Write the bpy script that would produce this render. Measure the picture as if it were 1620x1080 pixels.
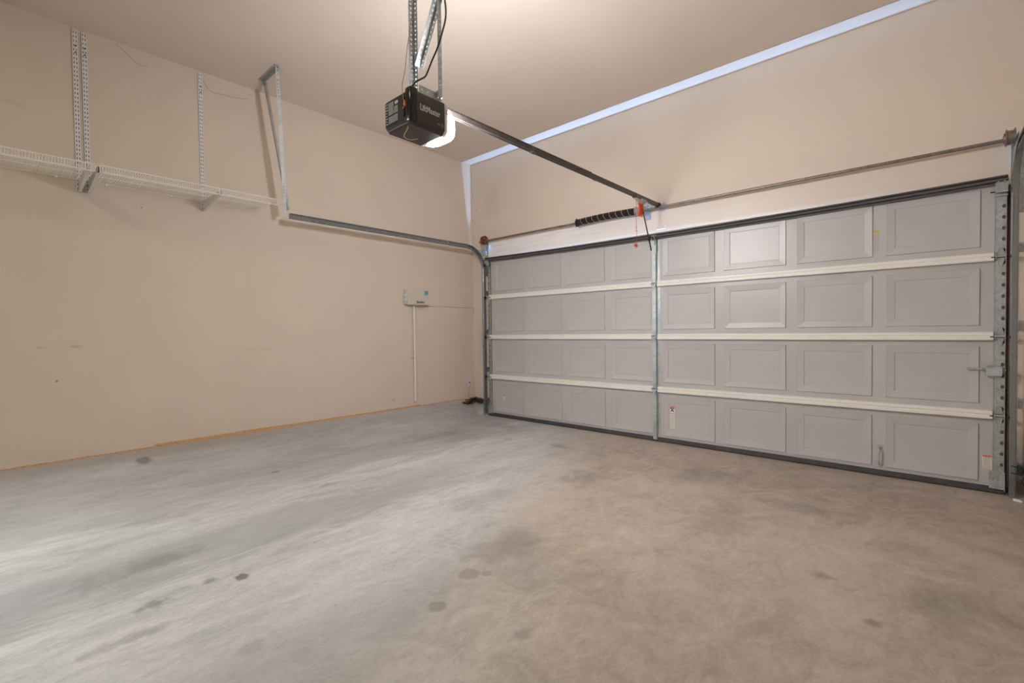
import bpy, bmesh, math, random
from mathutils import Vector, Matrix, Euler
random.seed(7)
for o in list(bpy.data.objects): bpy.data.objects.remove(o)
SC = bpy.context.scene
COL = SC.collection
PI = math.pi

# ------------------------------------------------------------------ camera
yaw, pitch, roll, F = .73007, -.02165, -.01216, 744.57
fw = Vector((-math.sin(yaw)*math.cos(pitch), math.cos(yaw)*math.cos(pitch), math.sin(pitch)))
rt = fw.cross(Vector((0, 0, 1))).normalized(); up = rt.cross(fw)
r2 = rt*math.cos(roll)+up*math.sin(roll); u2 = -rt*math.sin(roll)+up*math.cos(roll)
cam_d = bpy.data.cameras.new('camera'); cam = bpy.data.objects.new('camera', cam_d); COL.objects.link(cam)
M = Matrix((r2, u2, -fw)).transposed().to_4x4(); M.translation = Vector((4.49329, -4.61576, 1.13839))
cam.matrix_world = M
cam_d.sensor_width = 36; cam_d.lens = F/1620*36; cam_d.clip_start = .02; cam_d.clip_end = 60
SC.camera = cam

# ------------------------------------------------------------------ colour management, world, lights
SC.view_settings.view_transform = 'Standard'; SC.view_settings.look = 'None'
SC.view_settings.gamma = 1; SC.view_settings.use_curve_mapping = False
SC.view_settings.exposure = 0.0
w = bpy.data.worlds.new('world'); SC.world = w; w.use_nodes = True
w.node_tree.nodes['Background'].inputs[0].default_value = (.55, .70, 1, 1)
w.node_tree.nodes['Background'].inputs[1].default_value = .8

def area(name, loc, target, sx, sy, power, color, spread=None):
    l = bpy.data.lights.new(name, 'AREA'); l.shape = 'RECTANGLE'; l.size = sx; l.size_y = sy
    l.energy = power; l.color = color
    if spread: l.spread = spread
    o = bpy.data.objects.new(name, l); COL.objects.link(o); o.location = loc
    d = Vector(target)-Vector(loc)
    o.rotation_euler = d.to_track_quat('-Z', 'Y').to_euler()
    return o
# side-door daylight and ceiling lamp behind the camera, plus two added weak fill lights
area('added_back_fill', (3.0, -7.1, 1.5), (2.4, 0, 1.25), 3.4, 2.0, 2, (.90, .94, 1.0))  # unseen weak fill added from behind, no window there
area('daylight_side_door', (-.28, -5.7, 1.6), (2.2, -4.2, 0), .9, 1.6, 46, (.88, .95, 1.0), spread=2.0)
area('ceiling_lamp_back', (2.2, -5.4, 3.40), (2.2, -5.4, 0), .45, .45, 24, (1.0, .98, .80))
area('bounced_fill', (3.2, -5.9, .35), (2.9, -4.4, 3.4), 3.0, 2.0, 3, (.85, .95, 1.0))
# sunlit driveway seen through the gap over the door
area('daylight_driveway', (1.93, .085, .25), (1.93, .085, 5), 3.6, .225, 1850, (.32, .58, 1.0))

# ------------------------------------------------------------------ material helpers
def newmat(name):
    m = bpy.data.materials.new(name); m.use_nodes = True
    nt = m.node_tree; return m, nt, nt.nodes['Principled BSDF']
class NT:
    def __init__(s, nt): s.nt = nt; s.tc = nt.nodes.new('ShaderNodeTexCoord')
    def n(s, t, **k):
        x = s.nt.nodes.new(t)
        for a, b in k.items(): setattr(x, a, b)
        return x
    def put(s, inp, v):
        if hasattr(v, 'is_output') or isinstance(v, bpy.types.NodeSocket): s.nt.links.new(v, inp)
        else: inp.default_value = v
    def noise(s, scale=(1, 1, 1), sc=1, det=4, rough=.55, loc=(0, 0, 0), rot=(0, 0, 0), dist=0):
        mp = s.n('ShaderNodeMapping'); s.nt.links.new(s.tc.outputs['Object'], mp.inputs[0])
        mp.inputs['Scale'].default_value = scale; mp.inputs['Location'].default_value = loc; mp.inputs['Rotation'].default_value = rot
        no = s.n('ShaderNodeTexNoise'); s.nt.links.new(mp.outputs[0], no.inputs['Vector'])
        no.inputs['Scale'].default_value = sc; no.inputs['Detail'].default_value = det; no.inputs['Roughness'].default_value = rough
        no.inputs['Distortion'].default_value = dist
        return no.outputs['Fac']
    def rng(s, v, a, b, c=0., d=1., smooth=True):
        r = s.n('ShaderNodeMapRange'); r.interpolation_type = 'SMOOTHSTEP' if smooth else 'LINEAR'
        s.put(r.inputs[0], v)
        for i, q in zip((1, 2, 3, 4), (a, b, c, d)): r.inputs[i].default_value = q
        return r.outputs[0]
    def math(s, op, a, b=0.):
        m = s.n('ShaderNodeMath'); m.operation = op; s.put(m.inputs[0], a); s.put(m.inputs[1], b); return m.outputs[0]
    def mix(s, f, a, b):
        m = s.n('ShaderNodeMix'); m.data_type = 'RGBA'; s.put(m.inputs[0], f); s.put(m.inputs[6], a); s.put(m.inputs[7], b); return m.outputs[2]
    def xyz(s):
        x = s.n('ShaderNodeSeparateXYZ'); s.nt.links.new(s.tc.outputs['Object'], x.inputs[0]); return x.outputs
    def spot(s, c, r, soft=.3, stretch=(1, 1, 1), wob=0.):
        mp = s.n('ShaderNodeVectorMath'); mp.operation = 'SUBTRACT'
        s.nt.links.new(s.tc.outputs['Object'], mp.inputs[0]); mp.inputs[1].default_value = c
        q = s.n('ShaderNodeVectorMath'); q.operation = 'DIVIDE'; s.nt.links.new(mp.outputs[0], q.inputs[0]); q.inputs[1].default_value = [r*t for t in stretch]
        l = s.n('ShaderNodeVectorMath'); l.operation = 'LENGTH'; s.nt.links.new(q.outputs[0], l.inputs[0])
        v = l.outputs['Value']
        if wob:
            v = s.math('ADD', v, s.math('MULTIPLY', s.math('SUBTRACT', s.noise(sc=1.6/r, det=6), .5), wob*1.8))
        return s.rng(v, 1-soft, 1.0, 1., 0.)
    def bump(s, h, strength, dist=.002):
        b = s.n('ShaderNodeBump'); b.inputs['Strength'].default_value = strength; b.inputs['Distance'].default_value = dist
        s.put(b.inputs['Height'], h); return b.outputs[0]
def C4(r, g, b): return (r, g, b, 1)
def srgb(r, g, b):
    f = lambda v: (v/255/12.92) if v/255 <= .04045 else ((v/255+.055)/1.055)**2.4
    return (f(r), f(g), f(b), 1)

def simple(name, col, rough=.5, metal=0., emit=None, es=0., var=0., vs=8, bump=0.):
    m, nt, b = newmat(name)
    b.inputs['Roughness'].default_value = rough; b.inputs['Metallic'].default_value = metal
    N = NT(nt)
    if var:
        c2 = tuple(max(0, c*(1-var)) for c in col[:3])+(1,)
        nt.links.new(N.mix(N.rng(N.noise(sc=vs, det=5), .3, .7), c2, col), b.inputs['Base Color'])
    else: b.inputs['Base Color'].default_value = col
    if bump: nt.links.new(N.bump(N.noise(sc=vs*12), bump), b.inputs['Normal'])
    if emit: b.inputs['Emission Color'].default_value = emit; b.inputs['Emission Strength'].default_value = es
    return m

PAINT = (.700, .600, .508)
def paint_mat(name, col, marks=None, rough=.6):
    m, nt, b = newmat(name); N = NT(nt)
    c = N.mix(N.rng(N.noise(sc=1.3, det=3), .3, .7), C4(*(x*.965 for x in col)), C4(*col))
    # tiny specks of dirt
    v = N.n('ShaderNodeTexVoronoi'); nt.links.new(N.tc.outputs['Object'], v.inputs['Vector']); v.inputs['Scale'].default_value = 3.1
    sp = N.math('MULTIPLY', N.rng(v.outputs['Distance'], .014, .024, 1, 0), N.rng(N.noise(sc=1.7, loc=(4, 2, 1)), .5, .56))
    c = N.mix(N.math('MULTIPLY', sp, .7), c, C4(.10, .085, .07))
    for (ctr, r, st, f, colr) in (marks or []):
        c = N.mix(N.math('MULTIPLY', N.spot(ctr, r, .9, st, .5), f), c, colr)
    nt.links.new(c, b.inputs['Base Color']); b.inputs['Roughness'].default_value = rough
    h = N.math('ADD', N.noise(sc=160, det=2), N.math('MULTIPLY', N.noise(sc=9, det=2), 1.5))
    nt.links.new(N.bump(h, .22, .0015), b.inputs['Normal'])
    b.inputs['Specular IOR Level'].default_value = .35
    return m
dk = C4(.18, .15, .125); wt = C4(.74, .70, .66)
M_left = paint_mat('paint_left_wall', PAINT, [((-.364, -4.162, 1.063), .06, (1, 1, .3), .35, dk), ((-.364, -4.35, 1.06), .05, (1, 1, .3), .3, dk),
    ((-.364, -4.272, .808), .012, (1, 1, 1), .9, dk), ((-.364, -2.0, 1.035), .16, (1, 1, .12), .22, wt), ((-.364, -2.9, .99), .2, (1, 2, .1), .06, dk),
    ((-.364, -4.45, 2.8), .09, (1, 1, .3), .12, dk), ((-.364, -1.35, .33), .05, (1, 1, .4), .35, dk)])
M_paint = paint_mat('paint_wall', PAINT, [((.02, 0, 2.9), .22, (1, 1, 1.6), .10, dk), ((-.2, 0, 1.0), .12, (1, 1, 4), .15, dk)]+[((x, 0, z), r, (1, 1, 1.3), .8, dk) for x, z, r in ((-.345, 3.05, .008), (-.35, 2.7, .007), (-.34, 2.45, .009), (-.20, 3.1, .010), (-.28, 2.85, .014), (-.33, .95, .007), (-.345, .8, .008), (-.335, .58, .012), (-.30, .5, .010), (-.25, .72, .008), (-.32, .42, .010))])
M_ceil = paint_mat('paint_ceiling', (.71, .615, .535))
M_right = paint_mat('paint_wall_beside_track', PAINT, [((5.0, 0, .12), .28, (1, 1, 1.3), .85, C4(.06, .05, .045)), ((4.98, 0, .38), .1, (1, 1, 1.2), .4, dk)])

def concrete_mat():
    m, nt, b = newmat('concrete'); N = NT(nt); X, Y, Z = N.xyz()
    def two(v, a, b):
        x = N.n('ShaderNodeMix'); N.put(x.inputs[0], v); N.put(x.inputs[2], a); N.put(x.inputs[3], b); return x.outputs[0]
    k = N.rng(N.math('ADD', X, N.math('MULTIPLY', Y, .35)), .6, 2.4)            # trowel streaks on the left, cloudy mottling on the right
    s1 = two(k, N.noise((2.4, .62, 1), 1.0, 6, .6, rot=(0, 0, .12), dist=.6), N.noise((.85, .85, 1), 1.0, 6, .6, loc=(7, 3, 0), dist=.8))
    s2 = two(k, N.noise((8, 2.2, 1), 1.0, 10, .74, rot=(0, 0, -.1), loc=(3, 1, 0), dist=1.0), N.noise((4.2, 3.2, 1), 1.0, 10, .72, loc=(1, 6, 0), dist=1.4))
    s3 = N.noise((34, 17, 5), 1.0, 8, .8, dist=1.0)
    s4 = N.noise((95, 70, 5), 1.0, 5, .8)
    tot = N.math('ADD', N.math('MULTIPLY', s1, .30), N.math('ADD', N.math('MULTIPLY', s2, .34), N.math('ADD', N.math('MULTIPLY', s3, .24), N.math('MULTIPLY', s4, .12))))
    t = N.rng(tot, .40, .60, smooth=False)
    c = N.mix(t, C4(.325, .316, .310), C4(.625, .615, .603))
    # greyer worn lanes
    def lane(x0, x1, w0, w1, am):
        q = N.math('ADD', X, N.math('MULTIPLY', N.math('SUBTRACT', s1, .5), 1.1)); q = N.math('ADD', q, N.math('MULTIPLY', N.math('SUBTRACT', s2, .5), .55))
        return N.math('MULTIPLY', N.math('MULTIPLY', N.rng(q, x0, x0+w0), N.rng(q, x1, x1+w1, 1, 0)), am)
    c = N.mix(lane(-.6, .75, .3, .35, .34), c, C4(.34, .32, .315))
    c = N.mix(N.math('MULTIPLY', lane(1.30, 1.75, .15, .30, .62), N.rng(Y, -1.6, -2.8)), c, C4(.29, .282, .275))
    c = N.mix(N.math('MULTIPLY', lane(2.55, 3.0, .25, .35, .42), N.rng(Y, -1.2, -1.9)), c, C4(.27, .245, .22))
    c = N.mix(lane(4.45, 9., .5, .3, .40), c, C4(.27, .225, .185))
    # warmer tan tone towards the door and the right
    warm = N.rng(N.math('ADD', N.math('ADD', X, N.math('MULTIPLY', Y, .45)), N.math('MULTIPLY', s1, 1.4)), 1.55, 2.75)
    c = N.mix(N.math('MULTIPLY', warm, .85), c, N.mix(t, C4(.300, .235, .178), C4(.50, .405, .325)))
    # dirty dust where the curb meets the wall
    dust = N.math('MULTIPLY', N.rng(N.math('ADD', Z, N.math('MULTIPLY', N.math('SUBTRACT', s2, .5), .08)), .145, .175), N.rng(Y, -1.8, -3.4))
    c = N.mix(N.math('MULTIPLY', dust, .55), c, C4(.40, .33, .265))
    # dark oily scuffs
    for (x, y, r, st, f, soft, wob) in [(-.2, -3.80, .06, (1, 1.1, 1), .6, .5, .5), (2.077, -3.84, .045, (1, .9, 1), .8, .5, .6), (2.874, -3.129, .06, (1, 1, 1), .36, .35, .3),
            (2.965, -3.393, .045, (1, 1, 1), .36, .3, .2), (2.93, -3.07, .03, (1, 1, 1), .35, .3, .2), (2.25, -4.30, .11, (.45, 1.8, 1), .32, .7, 1.2),
            (1.743, -.858, .17, (1.2, .8, 1), .45, .9, .8), (1.15, -.95, .09, (1, 1, 1), .35, .9, .8), (3.6, -1.75, .3, (.7, 1.4, 1), .30, .95, .9), (2.2, -2.35, .35, (.6, 1.5, 1), .25, .95, .9), (4.45, -1.5, .2, (1.4, .8, 1), .25, .95, .9), (.9, -3.9, .25, (.6, 1.6, 1), .3, .95, .9), (4.118, -2.082, .06, (1.3, .8, 1), .45, .8, .8), (2.5, -1.55, .3, (.8, 1.2, 1), .36, .95, 1.2), (2.83, -2.75, .30, (.8, 1.3, 1), .38, .95, 1.2), (4.62, -2.0, .35, (.8, 1.2, 1), .32, .95, 1.2), (.55, -1.2, .4, (.9, 1.3, 1), .28, .95, 1.1), (2.04, -4.165, .07, (.8, 1.2, 1), .5, .8, 1.2),
            (4.325, -2.368, .04, (1, 1, 1), .45, .7, .4), (2.65, -4.0, .06, (1, 1, 1), .25, .6, .5), (2.0, -3.95, .04, (1, 1, 1), .5, .7, .6), (3.35, -3.3, .05, (1, 1, 1), .25, .8, .5),
            (3.9, -1.2, .35, (1, .5, 1), .3, .95, .9), (1.1, -2.9, .09, (.7, 1.3, 1), .3, .9, .8), (.45, -3.05, .05, (1, 1, 1), .5, .8, .7), (1.6, -4.1, .22, (.6, 1.8, 1), .40, .95, 1.2),
            (3.1, -1.0, .3, (.8, 1.3, 1), .25, .95, .9), (.6, -.5, .3, (1.3, .8, 1), .3, .95, .9)]:
        c = N.mix(N.math('MULTIPLY', N.spot((x, y, 0), r, soft, (st[0], st[1], 40), wob), f), c, C4(.115, .10, .088))
    v = N.n('ShaderNodeTexVoronoi'); nt.links.new(N.tc.outputs['Object'], v.inputs['Vector']); v.inputs['Scale'].default_value = 5.3
    sp = N.math('MULTIPLY', N.rng(v.outputs['Distance'], .03, .055, 1, 0), N.rng(N.noise(sc=1.1, loc=(9, 2, 1)), .52, .6))
    c = N.mix(N.math('MULTIPLY', sp, .55), c, C4(.12, .105, .09))
    nt.links.new(c, b.inputs['Base Color'])
    nt.links.new(N.rng(tot, .35, .65, .72, .5), b.inputs['Roughness'])
    b.inputs['Specular IOR Level'].default_value = .35
    h = N.math('ADD', N.math('MULTIPLY', s2, .6), N.math('ADD', N.math('MULTIPLY', s3, .5), N.math('MULTIPLY', s4, .25)))
    nt.links.new(N.bump(h, .40, .006), b.inputs['Normal'])
    return m
M_conc = concrete_mat()

def door_mat():
    m, nt, b = newmat('door_enamel'); N = NT(nt)
    g = N.noise((3, 1, 60), 2.2, 5, .7, dist=.3)
    f = N.noise((1, 1, 1), 420, 2)
    c = N.mix(N.rng(N.noise(sc=2), .3, .7), srgb(181, 177, 175), srgb(188, 184, 182))
    nt.links.new(c, b.inputs['Base Color']); b.inputs['Roughness'].default_value = .34
    nt.links.new(N.bump(N.math('ADD', g, N.math('MULTIPLY', f, .25)), .28, .0016), b.inputs['Normal'])
    return m
M_door = door_mat()
M_cream = simple('joint_rail_lit_cream', srgb(232, 227, 220), .4, var=.04)  # paler than the door: lit look of the lips put into colour
def galv(name, a, bb, rough=.42, metal=.75, spangle=.35):
    m, nt, b = newmat(name); N = NT(nt)
    v = N.n('ShaderNodeTexVoronoi'); nt.links.new(N.tc.outputs['Object'], v.inputs['Vector']); v.inputs['Scale'].default_value = 70
    t = N.math('ADD', N.math('MULTIPLY', v.outputs['Color'], spangle), N.math('MULTIPLY', N.noise(sc=9, det=5), .7))
    nt.links.new(N.mix(N.rng(t, .3, .75), a, bb), b.inputs['Base Color'])
    b.inputs['Metallic'].default_value = metal
    nt.links.new(N.rng(N.noise(sc=14), .3, .7, rough-.08, rough+.12), b.inputs['Roughness'])
    return m
M_galv = galv('galvanised_steel', srgb(168, 174, 177), srgb(196, 201, 203))
M_track = galv('track_steel', srgb(136, 141, 145), srgb(150, 155, 158), .34, spangle=.1)
M_dkst = galv('shaded_strut_steel', srgb(118, 118, 119), srgb(130, 130, 130), .36, .65, spangle=.08)  # grey darkened to carry the shade on the unlit top strut
M_shaft = galv('shaft_steel', srgb(120, 112, 104), srgb(150, 142, 134), .4, .7)
M_bluest = galv('zinc_steel', srgb(165, 178, 195), srgb(205, 214, 226), .35)
M_rail = simple('rail_steel', srgb(88, 80, 76), .38, .55, var=.3, vs=14)
M_spring = simple('spring_steel', srgb(62, 54, 52), .5, .5, var=.3, vs=30)
M_white = simple('white_epoxy', srgb(226, 224, 222), .45)
M_wire = simple('white_wire_coating', srgb(240, 235, 230), .45)
M_blackp = simple('black_plastic', srgb(58, 54, 54), .38, bump=.05, vs=40)
M_gloss = simple('glossy_black_plastic', srgb(30, 32, 34), .16)
M_rubber = simple('dark_rubber', srgb(70, 68, 68), .7, var=.35, vs=20)
M_black = simple('matt_black', srgb(34, 31, 30), .55)
M_orange = simple('orange_tag', srgb(255, 96, 34), .6)
M_red = simple('red_cord', srgb(186, 84, 70), .6)
M_tan = simple('tan_wire', srgb(170, 150, 118), .6)
M_yel = simple('yellow_wire', srgb(232, 205, 140), .5)
M_dkcable = simple('thin_cable', srgb(140, 118, 100), .7)
M_print = simple('silver_print', srgb(205, 205, 205), .5)
M_greyprint = simple('grey_print', srgb(150, 146, 142), .6)
M_dkprint = simple('dark_print', srgb(70, 66, 62), .6)
M_paper = simple('sticker_white', srgb(222, 214, 206), .5)
M_stred = simple('sticker_red', srgb(214, 84, 44), .5)
M_styel = simple('sticker_yellow', srgb(196, 168, 40), .5)
M_box = simple('controller_plastic', srgb(204, 197, 184), .45)
M_boxside = simple('controller_side', srgb(200, 196, 192), .45)
M_blue = simple('blue_label', srgb(90, 160, 184), .5, var=.25, vs=60)
M_green = simple('green_print', srgb(20, 70, 58), .5)
M_pvc = simple('painted_conduit', srgb(228, 215, 200), .4)
M_outlet = simple('outlet_plastic', srgb(214, 212, 216), .35)
M_leaf = simple('dry_leaf_brown', srgb(82, 56, 34), .8, var=.6, vs=40)
M_leafo = simple('dry_leaf_orange', srgb(206, 120, 30), .7, var=.3, vs=40)
M_leafg = simple('dry_leaf_tan', srgb(142, 120, 92), .8, var=.5, vs=50)
M_wood = simple('bare_jamb_wood', srgb(112, 78, 56), .7, var=.35, vs=6)
M_led = simple('sensor_led', srgb(255, 120, 20), .3, emit=C4(1, .25, .02), es=6)
M_lens = simple('lamp_lens', srgb(250, 246, 240), .3, emit=C4(.985, .985, 1), es=415)
M_lensf = simple('lamp_lens_frame', srgb(232, 224, 216), .3)
M_crack = simple('cobweb_grey', srgb(128, 110, 94), .9)

def osb():
    m, nt, b = newmat('osb_sill'); N = NT(nt)
    t = N.noise((1, 22, 60), 3, 5, .7)
    c = N.mix(N.rng(t, .32, .52), C4(.16, .08, .04), C4(.72, .40, .17))
    nt.links.new(c, b.inputs['Base Color']); b.inputs['Roughness'].default_value = .8
    return m
M_osb = osb()
def header_mat():
    m, nt, b = newmat('brushed_header_leak_lit'); N = NT(nt); X, Y, Z = N.xyz()
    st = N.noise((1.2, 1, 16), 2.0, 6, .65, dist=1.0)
    edge = N.rng(N.math('ADD', Z, N.math('MULTIPLY', N.math('SUBTRACT', st, .5), .09)), 2.125, 2.165, 1, 0)  # bottom edge whitened in the colour, for daylight leaking up from below
    leftw = N.rng(N.math('ADD', X, N.math('MULTIPLY', N.math('SUBTRACT', st, .5), 1.6)), .8, 3.6, 1, 0)  # whiter to the left: leaked daylight put into the brushed paint colour
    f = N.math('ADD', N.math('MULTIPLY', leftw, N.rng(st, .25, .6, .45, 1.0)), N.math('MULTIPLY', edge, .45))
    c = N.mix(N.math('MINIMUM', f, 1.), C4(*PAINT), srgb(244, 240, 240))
    scr = N.math('MULTIPLY', N.rng(N.noise((6, 1, 60), 2, 4), .60, .66), N.rng(Z, 2.12, 2.16, 1, 0))
    c = N.mix(N.math('MULTIPLY', scr, .6), c, C4(.28, .19, .13))
    nt.links.new(c, b.inputs['Base Color']); b.inputs['Roughness'].default_value = .38
    nt.links.new(N.bump(st, .35, .004), b.inputs['Normal'])
    return m
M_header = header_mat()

# ------------------------------------------------------------------ object helpers
def empty(name, loc=(0, 0, 0)):
    o = bpy.data.objects.new(name, None); COL.objects.link(o); o.location = loc; o.empty_display_size = .1; return o
def tag(o, label=None, cat=None, group=None, kind=None):
    if label: o['label'] = label
    if cat: o['category'] = cat
    if group: o['group'] = group
    if kind: o['kind'] = kind
    return o
def rootloc(o):
    v = Vector((0, 0, 0))
    while o is not None: v += o.location; o = o.parent
    return v
class MB:
    def __init__(s): s.v = []; s.f = []; s.m = []
    def add(s, vs, fs, mi=0):
        n = len(s.v); s.v += [Vector(x) for x in vs]; s.f += [tuple(i+n for i in f) for f in fs]; s.m += [mi]*len(fs); return s
    def box(s, a, b, mi=0):
        x0, x1 = sorted((a[0], b[0])); y0, y1 = sorted((a[1], b[1])); z0, z1 = sorted((a[2], b[2]))
        return s.add([(x0,y0,z0),(x1,y0,z0),(x1,y1,z0),(x0,y1,z0),(x0,y0,z1),(x1,y0,z1),(x1,y1,z1),(x0,y1,z1)],
              [(0,3,2,1),(4,5,6,7),(0,1,5,4),(1,2,6,5),(2,3,7,6),(3,0,4,7)], mi)
    def obox(s, c, ax, ay, az, mi=0):
        c = Vector(c); ax, ay, az = Vector(ax), Vector(ay), Vector(az)
        P = [c+i*ax+j*ay+k*az for k in (-1, 1) for j, i in ((-1,-1),(-1,1),(1,1),(1,-1))]
        return s.add(P, [(0,3,2,1),(4,5,6,7),(0,1,5,4),(1,2,6,5),(2,3,7,6),(3,0,4,7)], mi)
    def tube(s, pts, r, seg=8, mi=0, closed=False, cap=True):
        pts = [Vector(p) for p in pts]; n0 = len(s.v); n = len(pts); prev = None; rr = r if hasattr(r, '__len__') else [r]*n
        for i, p in enumerate(pts):
            a = pts[i-1] if i > 0 else (pts[-1] if closed else p); b = pts[(i+1) % n] if (i < n-1 or closed) else p
            t = (b-a).normalized()
            if prev is None:
                q = Vector((0, 0, 1)) if abs(t.z) < .9 else Vector((1, 0, 0)); u = t.cross(q).normalized()
            else:
                u = (prev-t*prev.dot(t)).normalized()
            prev = u; v = t.cross(u)
            for k in range(seg): s.v.append(p+(u*math.cos(2*PI*k/seg)+v*math.sin(2*PI*k/seg))*rr[i])
        for i in range(n if closed else n-1):
            j = (i+1) % n
            for k in range(seg):
                a, b, c, d = n0+i*seg+k, n0+i*seg+(k+1)%seg, n0+j*seg+(k+1)%seg, n0+j*seg+k
                s.f.append((a, b, c, d)); s.m.append(mi)
        if cap and not closed:
            s.f.append(tuple(n0+k for k in range(seg))[::-1]); s.m.append(mi)
            s.f.append(tuple(n0+(n-1)*seg+k for k in range(seg))); s.m.append(mi)
        return s
    def cyl(s, a, b, r, seg=16, mi=0): return s.tube([a, b], r, seg, mi)
    def prism(s, prof, fn, a, b, mi=0):
        """prof: closed 2-D outline; fn(u, v, t) -> point; from t=a to t=b"""
        n = len(prof); vs = [fn(u, v, a) for u, v in prof]+[fn(u, v, b) for u, v in prof]
        fs = [(i, (i+1)%n, n+(i+1)%n, n+i) for i in range(n)]+[tuple(range(n))[::-1], tuple(range(n, 2*n))]
        return s.add(vs, fs, mi)
    def lathe(s, c, ax, prof, seg=20, mi=0):
        """prof: (radius, along) list, revolved about axis through c"""
        c = Vector(c); ax = Vector(ax).normalized(); q = Vector((0, 0, 1)) if abs(ax.z) < .9 else Vector((1, 0, 0))
        u = ax.cross(q).normalized(); v = ax.cross(u); n0 = len(s.v)
        for r, h in prof:
            for k in range(seg): s.v.append(c+ax*h+(u*math.cos(2*PI*k/seg)+v*math.sin(2*PI*k/seg))*r)
        for i in range(len(prof)-1):
            for k in range(seg):
                s.f.append((n0+i*seg+k, n0+i*seg+(k+1)%seg, n0+(i+1)*seg+(k+1)%seg, n0+(i+1)*seg+k)); s.m.append(mi)
        s.f.append(tuple(n0+k for k in range(seg))[::-1]); s.m.append(mi)
        s.f.append(tuple(n0+(len(prof)-1)*seg+k for k in range(seg))); s.m.append(mi)
        return s
    def mesh(s, name, off=Vector((0, 0, 0))):
        me = bpy.data.meshes.new(name); me.from_pydata([tuple(v-off) for v in s.v], [], s.f)
        me.polygons.foreach_set('material_index', s.m); me.update(); 
        bm = bmesh.new(); bm.from_mesh(me); bmesh.ops.recalc_face_normals(bm, faces=bm.faces); bm.to_mesh(me); bm.free()
        return me
    def build(s, name, mats, parent=None, origin=None, bevel=0, smooth=False, bseg=2):
        """verts are authored in world coordinates"""
        off = rootloc(parent) if parent is not None else Vector(origin or (0, 0, 0))
        if parent is not None and origin is not None: off = Vector(origin)
        me = s.mesh(name, off)
        for m in (mats if isinstance(mats, (list, tuple)) else [mats]): me.materials.append(m)
        o = bpy.data.objects.new(name, me); COL.objects.link(o)
        if parent is not None: o.parent = parent; o.location = off-rootloc(parent)
        else: o.location = off
        if smooth:
            me.polygons.foreach_set('use_smooth', [True]*len(me.polygons))
            md = o.modifiers.new('es', 'EDGE_SPLIT'); md.split_angle = math.radians(35)
        if bevel:
            md = o.modifiers.new('b', 'BEVEL'); md.width = bevel; md.segments = bseg; md.limit_method = 'ANGLE'; md.angle_limit = math.radians(40)
        return o
def place(me, name, parent, world, rot=None):
    o = bpy.data.objects.new(name, me); COL.objects.link(o)
    if parent is not None: o.parent = parent; o.location = Vector(world)-rootloc(parent)
    else: o.location = world
    if rot: o.rotation_euler = rot
    return o
def struct(o, label, cat): return tag(o, label, cat, kind='structure')

def perf_strip(mb, p0, along, across, w, L, pitch=.025, hole=.010, hl=None, thick=.0018, mi=0, off=0., phase=0., hs=8, slots=None):
    """steel strip with real holes: p0 = centre of starting edge, holes along its length"""
    p0, A, B = Vector(p0), Vector(along).normalized(), Vector(across).normalized(); Nn = A.cross(B)*thick/2
    hl = hl or hole; n = max(1, int(L/pitch)); pitch = L/n
    for i in range(n):
        c = p0+A*pitch*(i+.5); uo = off
        outer = [c+A*a*pitch/2+B*b*w/2 for a, b in ((-1,-1),(0,-1),(1,-1),(1,0),(1,1),(0,1),(-1,1),(-1,0))]
        ang = [(-.7,-.7),(0,-1),(.7,-.7),(1,0),(.7,.7),(0,1),(-.7,.7),(-1,0)]
        inner = [c+A*a*hl/2+B*(b*hole/2+uo) for a, b in ang]
        vs = [v+Nn for v in outer+inner]+[v-Nn for v in outer+inner]
        fs = []
        for k in range(8):
            j = (k+1) % 8
            fs += [(k, j, 8+j, 8+k), (16+j, 16+k, 24+k, 24+j), (8+k, 8+j, 24+j, 24+k)]
            if k in (0, 1, 4, 5): fs.append((j, k, 16+k, 16+j))
            elif (i == 0 and k in (6, 7)) or (i == n-1 and k in (2, 3)): fs.append((j, k, 16+k, 16+j))
        mb.add(vs, fs, mi)
def angle_iron(mb, a, b, d1, d2, w=.032, pitch=.025, hole=.009, mi=0):
    """perforated L angle from a to b, flanges along d1 and d2 from the corner line"""
    a, b = Vector(a), Vector(b); A = (b-a); L = A.length; A.normalize()
    for d in (d1, d2):
        d = Vector(d); d = (d-A*d.dot(A)).normalized()
        perf_strip(mb, a+d*w/2, A, d, w, L, pitch, hole, mi=mi)

# ------------------------------------------------------------------ room
WX, CZ, RX, BY = -.3641, 3.4763, 5.25, -7.2
CURB = .2065
OX0, OX1, OZ = .045, 4.815, 2.085         # door opening
st = MB(); st.box((WX-.12, BY, -.1), (WX, .2, CZ+.12)); o = st.build('wall_left', M_left)
struct(o, 'long beige painted drywall carrying the wire shelves and the grey control box', 'wall')
m = MB(); m.box((WX, 0, 0), (OX0-.03, .15, CZ)); m.box((OX0-.03, 0, OZ), (OX1+.03, .15, CZ))
o = m.build('wall_front', M_paint); struct(o, 'beige wall above and left of the garage door', 'wall')
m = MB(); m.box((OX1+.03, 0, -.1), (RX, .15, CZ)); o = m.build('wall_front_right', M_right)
struct(o, 'narrow stained beige wall strip right of the door track', 'wall')
m = MB(); m.box((RX, BY, -.1), (RX+.12, .2, CZ+.12)); o = m.build('wall_right', M_paint); struct(o, 'beige wall at the right, beside the camera', 'wall')
m = MB(); m.box((WX-.12, BY-.12, -.1), (RX+.12, BY, CZ+.12)); o = m.build('wall_back', M_paint); struct(o, 'beige wall behind the camera', 'wall')
m = MB(); m.box((WX-.12, BY, CZ), (RX+.12, .2, CZ+.12)); o = m.build('ceiling', M_ceil); struct(o, 'smooth beige painted garage ceiling', 'ceiling')
m = MB(); m.box((WX-.12, BY, -.12), (RX+.12, .2, 0)); o = m.build('floor', M_conc); struct(o, 'bare mottled concrete garage slab with oil spots', 'floor')
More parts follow.
